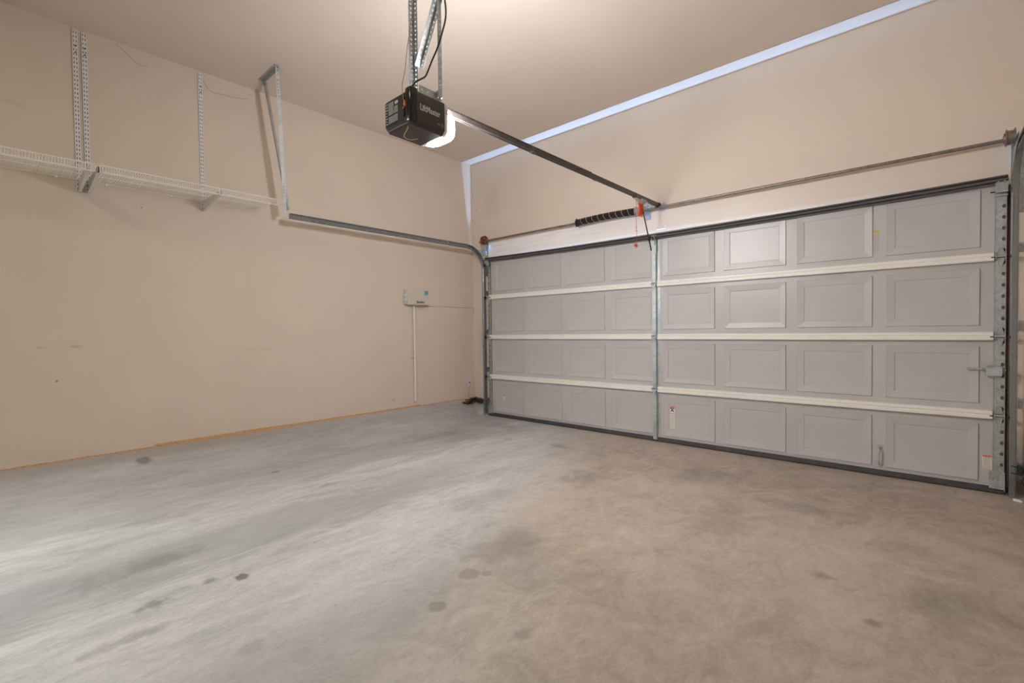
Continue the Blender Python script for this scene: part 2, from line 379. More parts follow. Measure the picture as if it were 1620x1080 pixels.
# outside driveway that the daylight falls on
m = MB(); m.box((-3, .21, -.14), (8, 6, -.04)); o = m.build('driveway', M_conc); struct(o, 'concrete driveway outside behind the garage door', 'driveway')
# concrete curb under the drywall
m = MB()
def sm(t): t = max(0., min(1., t)); return t*t*(3-2*t)
def hfield(x, y):
    wl = .27+.40*sm((-y-.12)/1.3); t = max(0., 1-(x-WX)/wl)
    h = CURB*(t**1.35)
    t2 = max(0., 1-(-y)/.16)*sm((-.03-x)/.05) if y > -.16 else 0
    return max(h, CURB*t2**1.1)
xs = [WX+.70*(i/44)**1.25 for i in range(45)]; ys = [-.0-.015*i for i in range(14)]+[-.21-.05*i for i in range(20)]+[-1.21-.5*i for i in range(12)]+[BY]
vs = [(x, y, hfield(x, y)+.0008*(hfield(x, y) > 0)-.0012*(hfield(x, y) <= 0)) for y in ys for x in xs]; nx = len(xs)
m.add(vs, [(j*nx+i, j*nx+i+1, (j+1)*nx+i+1, (j+1)*nx+i) for j in range(len(ys)-1) for i in range(nx-1)])
o = m.build('trim_1', M_conc, smooth=True); struct(o, 'rough sloping concrete curb along the foot of the left wall', 'curb')
m = MB(); y = BY
random.seed(3)
while y < -.27:
    L = random.uniform(.06, .18); th = .007+.004*random.random(); th += .010*(y > -3.75)*(y < -1.0) 
    if -3.75 < y < -2.7: th += .006
    m.box((WX-.002, y, CURB-.002), (WX+.004+random.random()*.003, min(y+L, -.25), CURB-.002+th)); y += L
o = m.build('trim_2', M_osb); struct(o, 'thin strip of bare orange sill wood showing under the left drywall', 'trim')
# header board, pad board and jambs
m = MB(); m.box((-.035, -.022, OZ), (4.875, .001, 2.352)); o = m.build('trim_3', M_header, bevel=.003); struct(o, 'brush-painted header board above the garage door, leaked daylight painted in white', 'trim')
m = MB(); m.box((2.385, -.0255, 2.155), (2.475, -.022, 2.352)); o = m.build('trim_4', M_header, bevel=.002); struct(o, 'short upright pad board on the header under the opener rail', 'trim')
m = MB(); m.box((OX0-.055, -.010, 0), (OX0-.001, .15, OZ-.002)); o = m.build('trim_5', M_wood); struct(o, 'bare wooden left jamb of the garage door opening', 'trim')
m = MB(); m.box((OX1+.001, -.010, 0), (OX1+.063, .15, OZ-.002)); o = m.build('trim_6', M_wood); struct(o, 'bare brown wooden right jamb of the garage door opening', 'trim')
for n, xa, xb, sd in (('trim_8', .008, .043, 'left'), ('trim_9', 4.817, 4.852, 'right')):  # strips added to stop daylight leaking past the door edges
    m = MB(); m.box((xa, -.0335, .02), (xb, -.0095, 2.06)); o = m.build(n, simple('light_block_strip_'+sd, srgb(120, 112, 104), .7)); struct(o, sd+' added light-blocking strip between jamb and garage door edge', 'trim')
# drywall joint ridge on the ceiling, parallel to the front wall
m = MB(); m.box((WX, -.196, CZ-.0012), (4.45, -.191, CZ+.01)); o = m.build('trim_7', M_crack); struct(o, 'hairline drywall joint running across the ceiling near the front wall', 'trim')

# ------------------------------------------------------------------ garage door
DX0, DX1, DF, DB = .004, 4.856, -.07, -.034
J = [0.035, .534, 1.067, 1.600, 2.120]
door = empty('door_1', (2.43, DF, 0)); tag(door, 'wide grey sectional garage door with thirty-two raised panels, closed', 'garage door', kind='structure')
def panel_mesh(wd, ht):
    m = MB(); rings = []
    for ins, y in ((0, 0), (.004, -.0095), (.051, -.0045), (.0545, -.001)):
        rings.append([(-wd/2+ins, y, -ht/2+ins), (wd/2-ins, y, -ht/2+ins), (wd/2-ins, y, ht/2-ins), (-wd/2+ins, y, ht/2-ins)])
    vs = sum(rings, []); fs = []
    for i in range(3):
        for k in range(4): fs.append((i*4+k, i*4+(k+1)%4, i*4+4+(k+1)%4, i*4+4+k))
    fs.append((12, 13, 14, 15)); fs.append((3, 2, 1, 0)); m.add(vs, fs)
    me = m.mesh('raised_panel'); me.materials.append(M_door); return me
PM = panel_mesh(.505, .392)
secs = []
for i in range(4):
    z0, z1 = J[i], J[i+1]
    m = MB()
    prof = [(DB, z0+.001), (DF+.004, z0+.001), (DF, z0+.005), (DF, z1-.005), (DF+.004, z1-.001), (DB, z1-.001)]
    m.prism(prof, lambda u, v, t: (t, u, v), DX0, DX1)
    if i == 0: m.box((DX0+.06, DF-.006, .048), (DX1-.06, DF, .056)); m.box((DX0+.06, DF-.004, .062), (DX1-.06, DF, .066))
    s = m.build('section', M_door, door, origin=(DX0, DF, z0)); secs.append(s)
    zc = (0 if i == 0 else J[i])+.267
    for k in range(8):
        place(PM, 'raised_panel', s, (.128+.5855*k+.2525, DF, zc))
# joint rails: lit cream lips where sections meet
jp = [(0, -.030), (-.030, -.029), (-.034, -.024), (-.034, -.006), (-.030, -.002), (-.030, .002), (-.034, .006), (-.034, .022), (-.028, .027), (0, .029)]
for z in J[1:4]:
    for x0, x1 in ((.045, 2.372), (2.418, 4.795)):
        m = MB(); m.prism(jp, lambda u, v, t: (t, DF+u, z-.0+v), x0, x1); m.build('joint_rail', M_cream, door, origin=(x0, DF, z))
# top strut: ribbed steel channel with a slight bow
m = MB(); n = 24; sp = [(0, .053), (-.024, .054), (-.042, .048), (-.047, .041), (-.040, .034), (-.030, .031), (-.048, .027), (-.062, .022), (-.066, .016), (-.060, .009), (-.040, .006), (-.050, .001), (-.046, -.005), (0, -.006)]
for i in range(n):
    x0, x1 = DX0-.02+(DX1-DX0+.02)*i/n, DX0-.02+(DX1-DX0+.02)*(i+1)/n
    zz = lambda x: 2.082-.030*(1-((x-2.43)/2.43)**2)
    a = [(x0, DF+u, zz(x0)+v) for u, v in sp]; b = [(x1, DF+u, zz(x1)+v) for u, v in sp]; k = len(sp)
    m.add(a+b, [(q, (q+1)%k, k+(q+1)%k, k+q) for q in range(k)])
    if i == 0: m.add(a, [tuple(range(k))])
    if i == n-1: m.add(b, [tuple(range(k))])
tag(m.build('top_strut', M_dkst, door, smooth=True), 'ribbed steel strut with its shade put into the dark grey')
# bottom seal
m = MB(); m.prism([(-.030, .0), (-.082, .0), (-.086, .012), (-.080, .038), (-.074, .044), (-.030, .044)], lambda u, v, t: (t, u, v), DX0, DX1)
tag(m.build('bottom_seal', M_rubber, door), 'dirty dark rubber bottom seal')
# end stiles with punched holes
for nm, x0, x1, side in (('end_stile', 4.800, 4.854, 1), ('end_stile', .006, .060, -1)):
    for i in range(4):
        z0 = (J[i] if i else .01)+.004; z1 = J[i+1]-.004; m = MB()
        xin = x0 if side > 0 else x1; xout = x1 if side > 0 else x0
        yb = DF-.006
        m.box((min(xin, xin+side*.030), yb, z0), (max(xin, xin+side*.030), DF, z1))
        c = xin+side*.0415
        perf_strip(m, (c, yb+.001, z0), (0, 0, 1), (1, 0, 0), .023, z1-z0, .0665, .019, .026, .002)
        m.box((min(xout, xout-side*.0018), yb, z0), (max(xout, xout-side*.0018), DF+.03, z1))
        m.box((min(xin, xin+side*.002), yb-.003, z0), (max(xin, xin+side*.002), DF, z1))
        m.box((c-.011, DF-.0005, z0), (c+.011, DF+.001, z1), 1)
        m.build('end_stile', [M_galv, simple('stile_shadow_grey', srgb(96, 95, 94), .7)], door, origin=((x0+x1)/2, DF, z0))
# centre stile: hat channel per section
hat = [(-.050, 0), (-.050, -.003), (-.026, -.003), (-.020, -.040), (.018, -.040), (.026, -.003), (.050, -.003), (.050, 0)]
hat = [(-.046, 0), (-.046, -.003), (-.024, -.004), (-.020, -.036), (.016, -.036), (.020, -.004), (.046, -.003), (.046, 0)]
for i in range(4):
    z0 = (J[i] if i else .012)+.012; z1 = J[i+1]-(.03 if i < 3 else .03); m = MB()
    m.prism(hat, lambda u, v, t: (2.392+u, DF+v, t), z0, z1)
    for k in range(6):
        zz = z0+(z1-z0)*(.12+.15*k); m.cyl((2.390, DF-.036, zz), (2.390, DF-.0385, zz), .003, 6)
    for k in range(2): zz = z0+(z1-z0)*(.33+.34*k); m.box((2.435, DF-.006, zz-.012), (2.446, DF-.001, zz+.012))
    m.build('centre_stile', M_galv, door, origin=(2.392, DF, z0))
# hinges: two pierced diamond leaves, a barrel and (at the edges) roller stem
def hinge_mesh(side):
    m = MB()
    for s in (1, -1):
        base = .010*s; tip = .068*s
        m.add([(-.022, -.002, base), (.022, -.002, base), (.010, -.002, tip), (-.010, -.002, tip), (-.022, -.006, base), (.022, -.006, base), (.010, -.006, tip), (-.010, -.006, tip)],
              [(0,1,2,3),(4,7,6,5),(0,4,5,1),(1,5,6,2),(2,6,7,3),(3,7,4,0)])
        for q in (-1, 1):
            m.tube([(q*.017, -.007, base*1.8), (q*.007, -.009, tip*.9)], .0022, 5)
        m.cyl((0, -.004, tip*.85), (0, -.011, tip*.85), .0055, 8); m.cyl((0, -.004, tip*.42), (0, -.011, tip*.42), .006, 8)
    for q in (-1, 1): m.box((q*.024-.0015, -.034, -.016), (q*.024+.0015, 0, .016))
    m.cyl((-.026, -.026, 0), (.026, -.026, 0), .0065, 10)
    me = m.mesh('hinge'); me.materials.append(M_galv); return me
HM = hinge_mesh(0)
def stem_mesh(side):
    m = MB(); m.cyl((-side*.046, -.027, -.004), (side*.055, -.027, -.004), .0038, 8)
    m.cyl((side*.038, -.027, -.004), (side*.048, -.027, -.004), .009, 10)
    m.cyl((side*.055, -.027, -.004), (side*.070, -.027, -.004), .019, 14)
    me = m.mesh('roller'); me.materials.append(M_black); me.materials.append(M_galv); return me
RM = {1: stem_mesh(1), -1: stem_mesh(-1)}
for z in J[1:4]:
    for x, side in ((4.826, 1), (.034, -1)):
        h = place(HM, 'hinge', door, (x, DF-.006, z-.002)); r = place(RM[side], 'roller', h, (x, DF-.006, z-.002))
    m = MB(); yb = DF-.036
    for s in (1, -1):
        m.add([(2.374, yb-.002, z+.012*s), (2.406, yb-.002, z+.012*s), (2.397, yb-.002, z+.062*s), (2.383, yb-.002, z+.062*s), (2.374, yb-.007, z+.012*s), (2.406, yb-.007, z+.012*s), (2.397, yb-.007, z+.062*s), (2.383, yb-.007, z+.062*s)],
          [(0,1,2,3),(4,7,6,5),(0,4,5,1),(1,5,6,2),(2,6,7,3),(3,7,4,0)])
        m.tube([(2.378, yb-.008, z+.018*s), (2.388, yb-.009, z+.056*s)], .002, 5); m.tube([(2.402, yb-.008, z+.018*s), (2.392, yb-.009, z+.056*s)], .002, 5)
    m.box((2.364, yb-.016, z-.014), (2.368, yb+.034, z+.014)); m.box((2.412, yb-.016, z-.014), (2.416, yb+.034, z+.014))
    m.cyl((2.362, yb-.012, z-.004), (2.418, yb-.012, z-.004), .006, 10)
    m.build('hinge', M_galv, door, origin=(2.39, yb, z))
# top roller brackets
for x, side in ((4.826, 1), (.036, -1)):
    m = MB()
    m.add([(x-.030, DF-.060, 2.085), (x+.030, DF-.060, 2.085), (x+.030, DF-.036, 2.035), (x-.030, DF-.036, 2.035), (x-.030, DF-.056, 2.085), (x+.030, DF-.056, 2.085), (x+.030, DF-.032, 2.035), (x-.030, DF-.032, 2.035)],
          [(0,1,2,3),(4,7,6,5),(0,4,5,1),(1,5,6,2),(2,6,7,3),(3,7,4,0)])
    m.cyl((x-.030, DF-.040, 2.026), (x+.030, DF-.040, 2.026), .009, 12)
    m.box((x-.030, DF-.010, 1.995), (x+.030, DF-.006, 2.075)); m.box((x-.030, DF-.036, 1.998), (x+.030, DF-.008, 2.003))
    for q in (-.018, .012): m.cyl((x+q, DF-.006, 2.008), (x+q, DF-.014, 2.008), .006, 8); m.cyl((x+q, DF-.058, 2.082), (x+q+.002, DF-.066, 2.086), .006, 8)
    b = m.build('top_bracket', M_galv, door, origin=(x, DF, 2.03))
    m = MB(); m.cyl((x-side*.052, DF-.040, 2.026), (x+side*.055, DF-.040, 2.026), .0045, 8); m.cyl((x+side*.04, DF-.040, 2.026), (x+side*.066, DF-.040, 2.026), .016, 14)
    m.build('roller', M_black, b)
# bottom lift brackets
for x, side in ((4.818, 1), (.042, -1)):
    m = MB(); m.box((x-.036, DF-.011, .024), (x+.036, DF-.007, .150)); m.box((x+side*.036-.002, DF-.03, .024), (x+side*.036+.002, DF-.007, .15))
    m.cyl((x-.02, DF-.02, .038), (x+.040, DF-.02, .038), .0055, 8)
    for q, zz, r in ((0, .128, .008), (0, .090, .008), (-.024, .105, .003), (.0, .106, .003), (.018, .103, .003), (-.024, .075, .003), (.02, .070, .003), (-.015, .06, .003), (0, .056, .003), (.018, .055, .003)):
        m.cyl((x+q, DF-.011, zz), (x+q, DF-.016, zz), r, 8)
    tag(m.build('bottom_bracket', M_galv, door, origin=(x, DF, .09)), None)
# slide lock on the third section from the top
m = MB(); m.box((4.762, -.118, .800), (4.838, -.078, .860)); m.box((4.765, -.082, .785), (4.835, -.078, .875))
for x in (4.775, 4.80, 4.825):
    for z in (.790, .870): m.cyl((x, -.078, z), (x, -.088, z), .006, 8)
m.cyl((4.775, -.118, .848), (4.775, -.121, .848), .004, 8)
lk = m.build('slide_lock', M_galv, door, origin=(4.8, -.09, .83), bevel=.002)
m = MB(); m.box((4.672, -.100, .838), (4.765, -.096, .852)); m.box((4.668, -.104, .834), (4.676, -.092, .856)); m.build('lock_bolt', M_galv, lk)
m = MB(); m.tube([(4.838+.008*(1+math.cos(a)), -.10, .842+.010*math.sin(a)) for a in [k*2*PI/12 for k in range(12)]], .0025, 6, closed=True); m.build('pull_ring', M_galv, lk)
# pull handle on the bottom section
m = MB(); hx = 4.190
m.tube([(hx, DF-.004, .216), (hx, DF-.030, .206), (hx, DF-.034, .190), (hx, DF-.034, .110), (hx, DF-.030, .094), (hx, DF-.004, .084)], .0055, 8)
for z in (.222, .080): m.box((hx-.015, DF-.005, z-.014), (hx+.015, DF, z+.014)); m.cyl((hx, DF-.005, z), (hx, DF-.010, z), .006, 8)
tag(m.build('lift_handle', M_galv, door, origin=(hx, DF, .15), smooth=True), 'small steel lift handle')
# stickers
def sticker(name, x0, x1, z0, z1, top, rows, label, y=DF-.0008, figure=False, body=M_paper):
    m = MB(); m.box((x0, y-.0006, z0), (x1, y, z1)); s = m.build(name, body, door, origin=(x0, y, z0)); tag(s, label)
    h = z1-z0; wd = x1-x0; zt = z1
    if top: m = MB(); m.box((x0+.001, y-.0010, z1-top[1]), (x1-.001, y-.0005, z1-.001)); m.build('warning_band', top[0], s); zt = z1-top[1]
    if figure:
        m = MB(); cx = (x0+x1)/2; Y0, Y1 = y-.0011, y-.0005; f = wd
        m.box((x0+.002, Y0, zt-.010), (x0+.018, Y1, zt-.001)); m.obox((cx-.004, (Y0+Y1)/2, zt-.018), (.006, 0, -.012), (0, .0003, 0), (.004, 0, .003))
        m.obox((cx+.010, (Y0+Y1)/2, zt-.008), (.010, 0, .003), (0, .0003, 0), (.001, 0, -.004)); m.obox((cx-.008, (Y0+Y1)/2, zt-.030), (.006, 0, -.003), (0, .0003, 0), (.002, 0, .004))
        m.obox((cx+.008, (Y0+Y1)/2, zt-.032), (.003, 0, -.010), (0, .0003, 0), (.004, 0, .002)); m.cyl((cx-.014, Y1, zt-.040), (cx-.014, Y0, zt-.040), .004, 8)
        m.build('falling_figure_symbol', M_black, s); zt -= .058
        m = MB(); m.box((x0+.001, y-.0010, zt-.002), (x1-.001, y-.0005, zt+.002)); m.build('divider_line', M_dkprint, s); zt -= .006
    m = MB(); random.seed(len(name)+rows)
    for r in range(rows):
        z = zt-.006-(zt-z0-.012)*r/max(1, rows-1); x = x0+.004
        while x < x1-.008:
            l = random.uniform(.004, .012); l = min(l, x1-.004-x)
            m.box((x, y-.0010, z-.0012), (x+l, y-.0005, z+.0012)); x += l+.0022
    m.build('small_print', M_greyprint if rows > 12 else M_dkprint, s)
    return s
sticker('warning_sticker', 2.536, 2.584, .150, .372, (M_stred, .014), 22, 'tall white warning sticker with red band and falling figure', y=DF-.0012, figure=True)
sticker('care_sticker', 4.750, 4.796, .160, .252, (M_stred, .011), 9, 'small white sticker with a red top band')
sticker('spring_sticker', 4.146, 4.186, 1.708, 1.875, (M_styel, .018), 16, 'faded sticker with a yellow top band', body=simple('faded_sticker', srgb(186, 178, 170), .5))
sticker('torn_sticker', .258, .285, .235, .300, (M_stred, .012), 3, 'torn scrap of a red and white sticker', y=DF-.0012)

# ------------------------------------------------------------------ tracks
def track(name, xc, side, Yh, label, Yend):
    """C-shaped roller track: vertical run, radius bend, horizontal run. side=+1 outer side towards +x"""
    o = empty(name, (xc, -.10, 0)); tag(o, label, 'door track', 'roller tracks of the garage door')
    R = .30; yv = -.107; zh = Yh; path = [(yv, .012), (yv, zh-R)]
    nb = 12
    for k in range(1, nb+1):
        a = k/nb*PI/2; path.append((yv-R*(1-math.cos(a)), zh-R+R*math.sin(a)))
    # C profile: (x offset, normal offset)
    w2, d = .0235, .016
    prof = [(-side*.012, -w2), (-side*.016, -w2+.004), (-side*.010, -w2-.003), (side*.012, -w2), (side*.014, -w2+.006), (side*.014, w2-.006), (side*.012, w2), (-side*.010, w2+.003), (-side*.016, w2-.004), (-side*.012, w2)]
    outer = [(-side*.014, -w2+.006), (-side*.0165, -w2+.001), (-side*.012, -w2-.003), (side*.010, -w2-.002), (side*.0145, -w2+.004), (side*.0145, w2-.004), (side*.010, w2+.002), (-side*.012, w2+.003), (-side*.0165, w2-.001), (-side*.014, w2-.006)]
    inner = [(-side*.013, -w2+.0065), (-side*.0150, -w2+.002), (-side*.011, -w2-.001), (side*.009, -w2), (side*.0125, -w2+.005), (side*.0125, w2-.005), (side*.009, w2), (-side*.011, w2+.001), (-side*.0150, w2-.002), (-side*.013, w2-.0065)]
    cs = outer+inner[::-1]
    def sweep(pts, mb):
        nn = len(cs); base = len(mb.v)
        for i, (y, z) in enumerate(pts):
            a = pts[max(0, i-1)]; b = pts[min(len(pts)-1, i+1)]; t = Vector((0, b[0]-a[0], b[1]-a[1])).normalized(); nv = Vector((0, t.z, -t.y))
            for u, v in cs: mb.v.append(Vector((xc+u, y, z))+nv*v)
        for i in range(len(pts)-1):
            for k in range(nn):
                mb.f.append((base+i*nn+k, base+i*nn+(k+1)%nn, base+(i+1)*nn+(k+1)%nn, base+(i+1)*nn+k)); mb.m.append(0)
        for e in (0, len(pts)-1):
            for k in range(len(outer)-1):
                mb.f.append((base+e*nn+k, base+e*nn+k+1, base+e*nn+nn-2-k, base+e*nn+nn-1-k)); mb.m.append(0)
    m = MB(); sweep(path[:2], m); m.build('vertical_track', M_track, o, smooth=True)
    m = MB(); sweep(path[1:]+[(Yend, zh)], m); m.build('horizontal_track', M_track, o, smooth=True)
    # wall brackets
    for z in (.2, .62, 1.14, 1.66):
        m = MB(); xo = xc+side*.0145; m.box((xo, yv-.018, z-.03), (xo+side*.003, .0, z+.03)); m.box((xo, -.004, z-.03), (xo+side*.040, -.0005, z+.03))
        m.cyl((xo+side*.022, 0, z), (xo+side*.022, -.012, z), .007, 8); m.cyl((xo, yv, z-.012), (xo+side*.010, yv, z-.012), .006, 8)
        m.build('track_bracket', M_galv, o, origin=(xo, -.05, z))
    # flag angle at the bend
    m = MB(); xo = xc+side*.0145
    perf_strip(m, (xo+side*.002, yv-.10, zh-.045), (0, 1, 0), (0, 0, 1), .06, .20, .025, .010)
    m.box((xo, yv-.018, zh-R-.06), (xo+side*.003, 0, zh-R+.12)); m.box((xo, -.004, zh-R-.06), (xo+side*.05, 0, zh-.01)); 
    m.cyl((xo+side*.03, 0, zh-.1), (xo+side*.03, -.012, zh-.1), .007, 8)
    m.build('flag_angle', M_galv, o, origin=(xo, -.05, zh-.2))
    return o
TL, TR = -.040, 4.889
track('roller_track', TL, -1, 2.252, 'galvanised roller track curving along the left wall', -2.672)
track('roller_track', TR, 1, 2.252, 'galvanised roller track curving out of frame at the right', -2.9)
# reinforcing angle on the left track end bolts
tl = bpy.data.objects['roller_track']
m = MB(); m.cyl((TL-.02, -2.655, 2.252), (TL+.006, -2.655, 2.252), .006, 8); m.box((TL-.0165, -2.676, 2.228), (TL+.016, -2.672, 2.276)); m.build('end_bolt', M_track, tl)

def hanger(sx, xt, label):
    o = empty('track_hanger', (xt, -2.67, 2.25)); tag(o, label, 'hanger', 'perforated hangers of the roller tracks')
    yc = -2.86
    xa, xb = (xt-.095, xt+.277) if sx > 0 else (xt-.277, xt+.095)
    m = MB(); angle_iron(m, (xa, yc, CZ-.002), (xb, yc, CZ-.002), (0, -1, 0), (0, 0, -1), .036, .025, .012); m.build('ceiling_angle', M_galv, o)
    inner = xb if sx > 0 else xa; outer = xa if sx > 0 else xb
    m = MB(); angle_iron(m, (inner-sx*.01, yc+.004, CZ-.004), (xt+sx*.012, -2.705, 2.262), (-sx*1, .1, 0), (0, -1, .1), .030, .025, .012); m.build('strut', M_galv, o)
    m = MB(); angle_iron(m, (outer+sx*.012, yc+.006, CZ-.010), (xt+sx*.001, -2.70, 2.30), (sx*1, 0, 0), (0, 1, 0), .030, .025, .012); m.build('strut', M_galv, o)
    m = MB(); m.cyl((outer, yc-.03, CZ-.02), (outer, yc+.02, CZ-.02), .007, 8); m.cyl((outer+sx*.02, yc-.02, CZ-.03), (outer+sx*.02, yc+.02, CZ-.03), .006, 8)
    m.cyl((inner-sx*.02, yc-.012, CZ-.025), (inner-sx*.02, yc+.014, CZ-.025), .006, 8); m.build('bolt', M_galv, o)
hanger(1, TL, 'perforated V-shaped angle hanger dropping from ceiling to the left track end')
hanger(-1, TR, 'perforated angle hanger of the right track, outside the frame')

# ------------------------------------------------------------------ torsion shaft with spring and drums
SY, SZ = -.12, 2.352
sh = empty('torsion_shaft', (2.43, SY, SZ)); tag(sh, 'long steel torsion shaft with spring and cable drums above the garage door', 'torsion shaft')
m = MB(); m.lathe((-.10, SY, SZ), (1, 0, 0), [(.0127, 0), (.0127, 5.02)], 16); m.build('shaft', M_shaft, sh, smooth=True)
def sag(x): 
    t = (x-1.49)/(2.204-1.49); return SZ+.004+.010*math.sin(PI*max(0, min(1, t)))
m = MB(); turns = 92; x0, x1 = 1.505, 2.200; pts = []
for i in range(turns*10+1):
    t = i/(turns*10); a = 2*PI*i/10; x = x0+(x1-x0)*t; pts.append((x, SY+.034*math.cos(a), sag(x)+.034*math.sin(a)))
m.tube(pts, .0034, 5); spg = m.build('torsion_spring', M_spring, sh, smooth=False)
m = MB(); pts = []; tn = 9.3
for i in range(int(tn*20)+1):
    t = i/(tn*20); a = 2*PI*i/20; x = x0+.01+(x1-x0-.02)*t; pts.append((x, SY+.0365*math.cos(a), sag(x)+.0365*math.sin(a)))
m.tube(pts, .0014, 5); m.build('painted_stripe', M_white, spg)
for x in (1.492, 2.215):
    m = MB(); m.lathe((x-.018, SY, SZ+.003), (1, 0, 0), [(.024, 0), (.040, .002), (.044, .010), (.044, .016), (.036, .018), (.036, .034), (.022, .036)], 20)
    for a in (0, 2.1, 4.2): m.cyl((x-.008, SY+.04*math.cos(a), SZ+.04*math.sin(a)), (x-.008, SY+.055*math.cos(a), SZ+.055*math.sin(a)), .005, 6)
    m.build('winding_cone', M_spring if x < 2 else M_galv, sh, smooth=True)
m = MB(); m.box((2.262, -.0265, 2.268), (2.325, -.0225, 2.470)); m.box((2.288, -.15, 2.305), (2.292, -.0225, 2.40)); m.lathe((2.28, SY, SZ), (1, 0, 0), [(.028, 0), (.030, .004), (.030, .012), (.026, .016)], 16)
for z in (2.288, 2.45): m.cyl((2.31, -.03, z), (2.31, -.04, z), .008, 8)
m.box((2.235, -.14, 2.33), (2.25, -.10, 2.375)); tag(m.build('centre_bearing_plate', M_bluest, sh, bevel=.001), 'bluish zinc bearing plate')
for x, side in ((4.862, 1), (-.012, -1)):
    m = MB(); L = .046
    m.lathe((x-L/2, SY, SZ+.012), (1, 0, 0), [(.020, -.008), (.022, 0), (.052, .001), (.056, .004), (.050, .008), (.046, .014), (.045, .036), (.049, .040), (.057, .042), (.057, .046), (.022, .048)], 28)
    d = m.build('cable_drum', M_shaft if side > 0 else simple('red_drum_paint', srgb(126, 62, 54), .5, .3, var=.4, vs=40), sh, smooth=True)
    m = MB()
    for a in (.6, 2.4, 4.4): m.cyl((x-side*.032, SY+.030*math.cos(a), SZ+.012+.030*math.sin(a)), (x-side*.022, SY+.030*math.cos(a), SZ+.012+.030*math.sin(a)), .006, 6)
    m.build('set_screw', M_red if side > 0 else M_galv, d)
    m = MB(); m.cyl((x+side*.004, SY-.044, SZ), (x+side*.004, DF-.03, .06), .0014, 5); m.build('lift_cable', M_shaft, sh)
    xb = x+side*.036; m = MB(); m.box((xb-.0015, SY-.03, SZ-.11), (xb+.0015, 0, SZ+.035)); m.box((xb, -.004, SZ-.11), (xb+side*.05, -.0005, SZ+.035)); m.cyl((xb-.006, SY, SZ), (xb+.006, SY, SZ), .024, 14)
    if side < 0: m.box((xb, -.06, SZ-.11), (xb+.055, -.024, SZ-.035))
    m.build('end_bearing_plate', M_galv, sh)

# ------------------------------------------------------------------ opener: motor, rail, trolley, arm, cord
OPX = 2.45
op = empty('garage_door_opener', (OPX, -3.08, 2.17)); tag(op, 'black motor unit with glowing lamp lens and long ceiling rail', 'garage door opener')
x0, x1, y0, y1, zb, zt = 2.335, 2.565, -3.185, -2.972, 2.178, 2.350
def loft(mb, rings, mi=0):
    n = len(rings[0]); vs = sum(rings, []); fs = []
    for i in range(len(rings)-1):
        for k in range(n): fs.append((i*n+k, i*n+(k+1)%n, (i+1)*n+(k+1)%n, (i+1)*n+k))
    fs += [tuple(range(n))[::-1], tuple(range((len(rings)-1)*n, len(rings)*n))]; mb.add(vs, fs, mi)
def yring(y, xa, xb, za, zc, ch=.022, ct=.008):
    return [(xa, y, za+ch), (xa+ch, y, za), (xb-ch, y, za), (xb, y, za+ch), (xb+.002, y, (za+zc)/2), (xb, y, zc-ct), (xb-ct, y, zc), (xa+ct, y, zc), (xa, y, zc-ct), (xa-.002, y, (za+zc)/2)]
m = MB(); loft(m, [yring(y0, x0+.006, x1-.006, zb+.010, zt-.005), yring(y0+.012, x0, x1, zb+.002, zt), yring(y1, x0, x1, zb, zt)])
hs = m.build('motor_housing', M_blackp, op, origin=(OPX, -3.08, zb), bevel=.003)
# glossy bulge on the rear right corner, printed rear label, seam
m = MB(); 
def zring(z, s): 
    xa, xb, ya_, yb_ = x1-.052, x1+.004, y0-.008, y0+.045; cx, cy_ = (xa+xb)/2, (ya_+yb_)/2; out = []
    for k in range(24):
        a = 2*PI*k/24; ca, sa = math.cos(a), math.sin(a)
        out.append((cx+(xb-xa)/2*s*(abs(ca)**.5)*(1 if ca > 0 else -1), cy_+(yb_-ya_)/2*s*(abs(sa)**.5)*(1 if sa > 0 else -1), z))
    return out
loft(m, [zring(zb+.014, .78), zring(zb+.022, .97), zring(zt-.01, 1.0), zring(zt+.006, .93), zring(zt+.011, .75)])
m.build('corner_cover', M_gloss, op, smooth=True)
m = MB(); m.box((x0+.006, y0-.0022, zb+.035), (x1-.066, y0+.004, zt-.012)); lb = m.build('rear_label', M_black, op)
m = MB(); random.seed(5); yy = y0-.0030
for r in range(15):
    z = zt-.022-r*.0072
    for cx0, cx1 in ((x0+.036, x0+.080), (x0+.084, x0+.118)):
        if r < 4 and cx0 > x0+.08: continue
        if r == 9: continue
        x = cx0
        while x < cx1-.003: 
            l = min(random.uniform(.004, .011), cx1-x); m.box((x, yy, z-.0016), (x+l, yy+.001, z+.0016)); x += l+.002
    if r % 2 == 0: m.box((x0+.012, yy, z-.0022), (x0+.012+random.uniform(.010, .019), yy+.001, z+.0022))
for cx in (x0+.100, x0+.112): m.lathe((cx, yy, zt-.032), (0, 1, 0), [(.0085, 0), (.0085, .001)], 14)
m.build('label_print', M_print, lb)
m = MB(); m.box((x1-.064, y0-.005, zb+.045), (x1-.053, y0+.002, zt-.03)); m.box((x1-.062, y0-.007, zb+.052), (x1-.054, y0-.004, zb+.066)); 
m.build('wire_terminal', M_gloss, op)
m = MB(); m.box((x1-.062, y0-.0085, zb+.085), (x1-.055, y0-.006, zb+.092)); tag(m.build('terminal_tab', M_styel, op), 'yellow wire terminal')
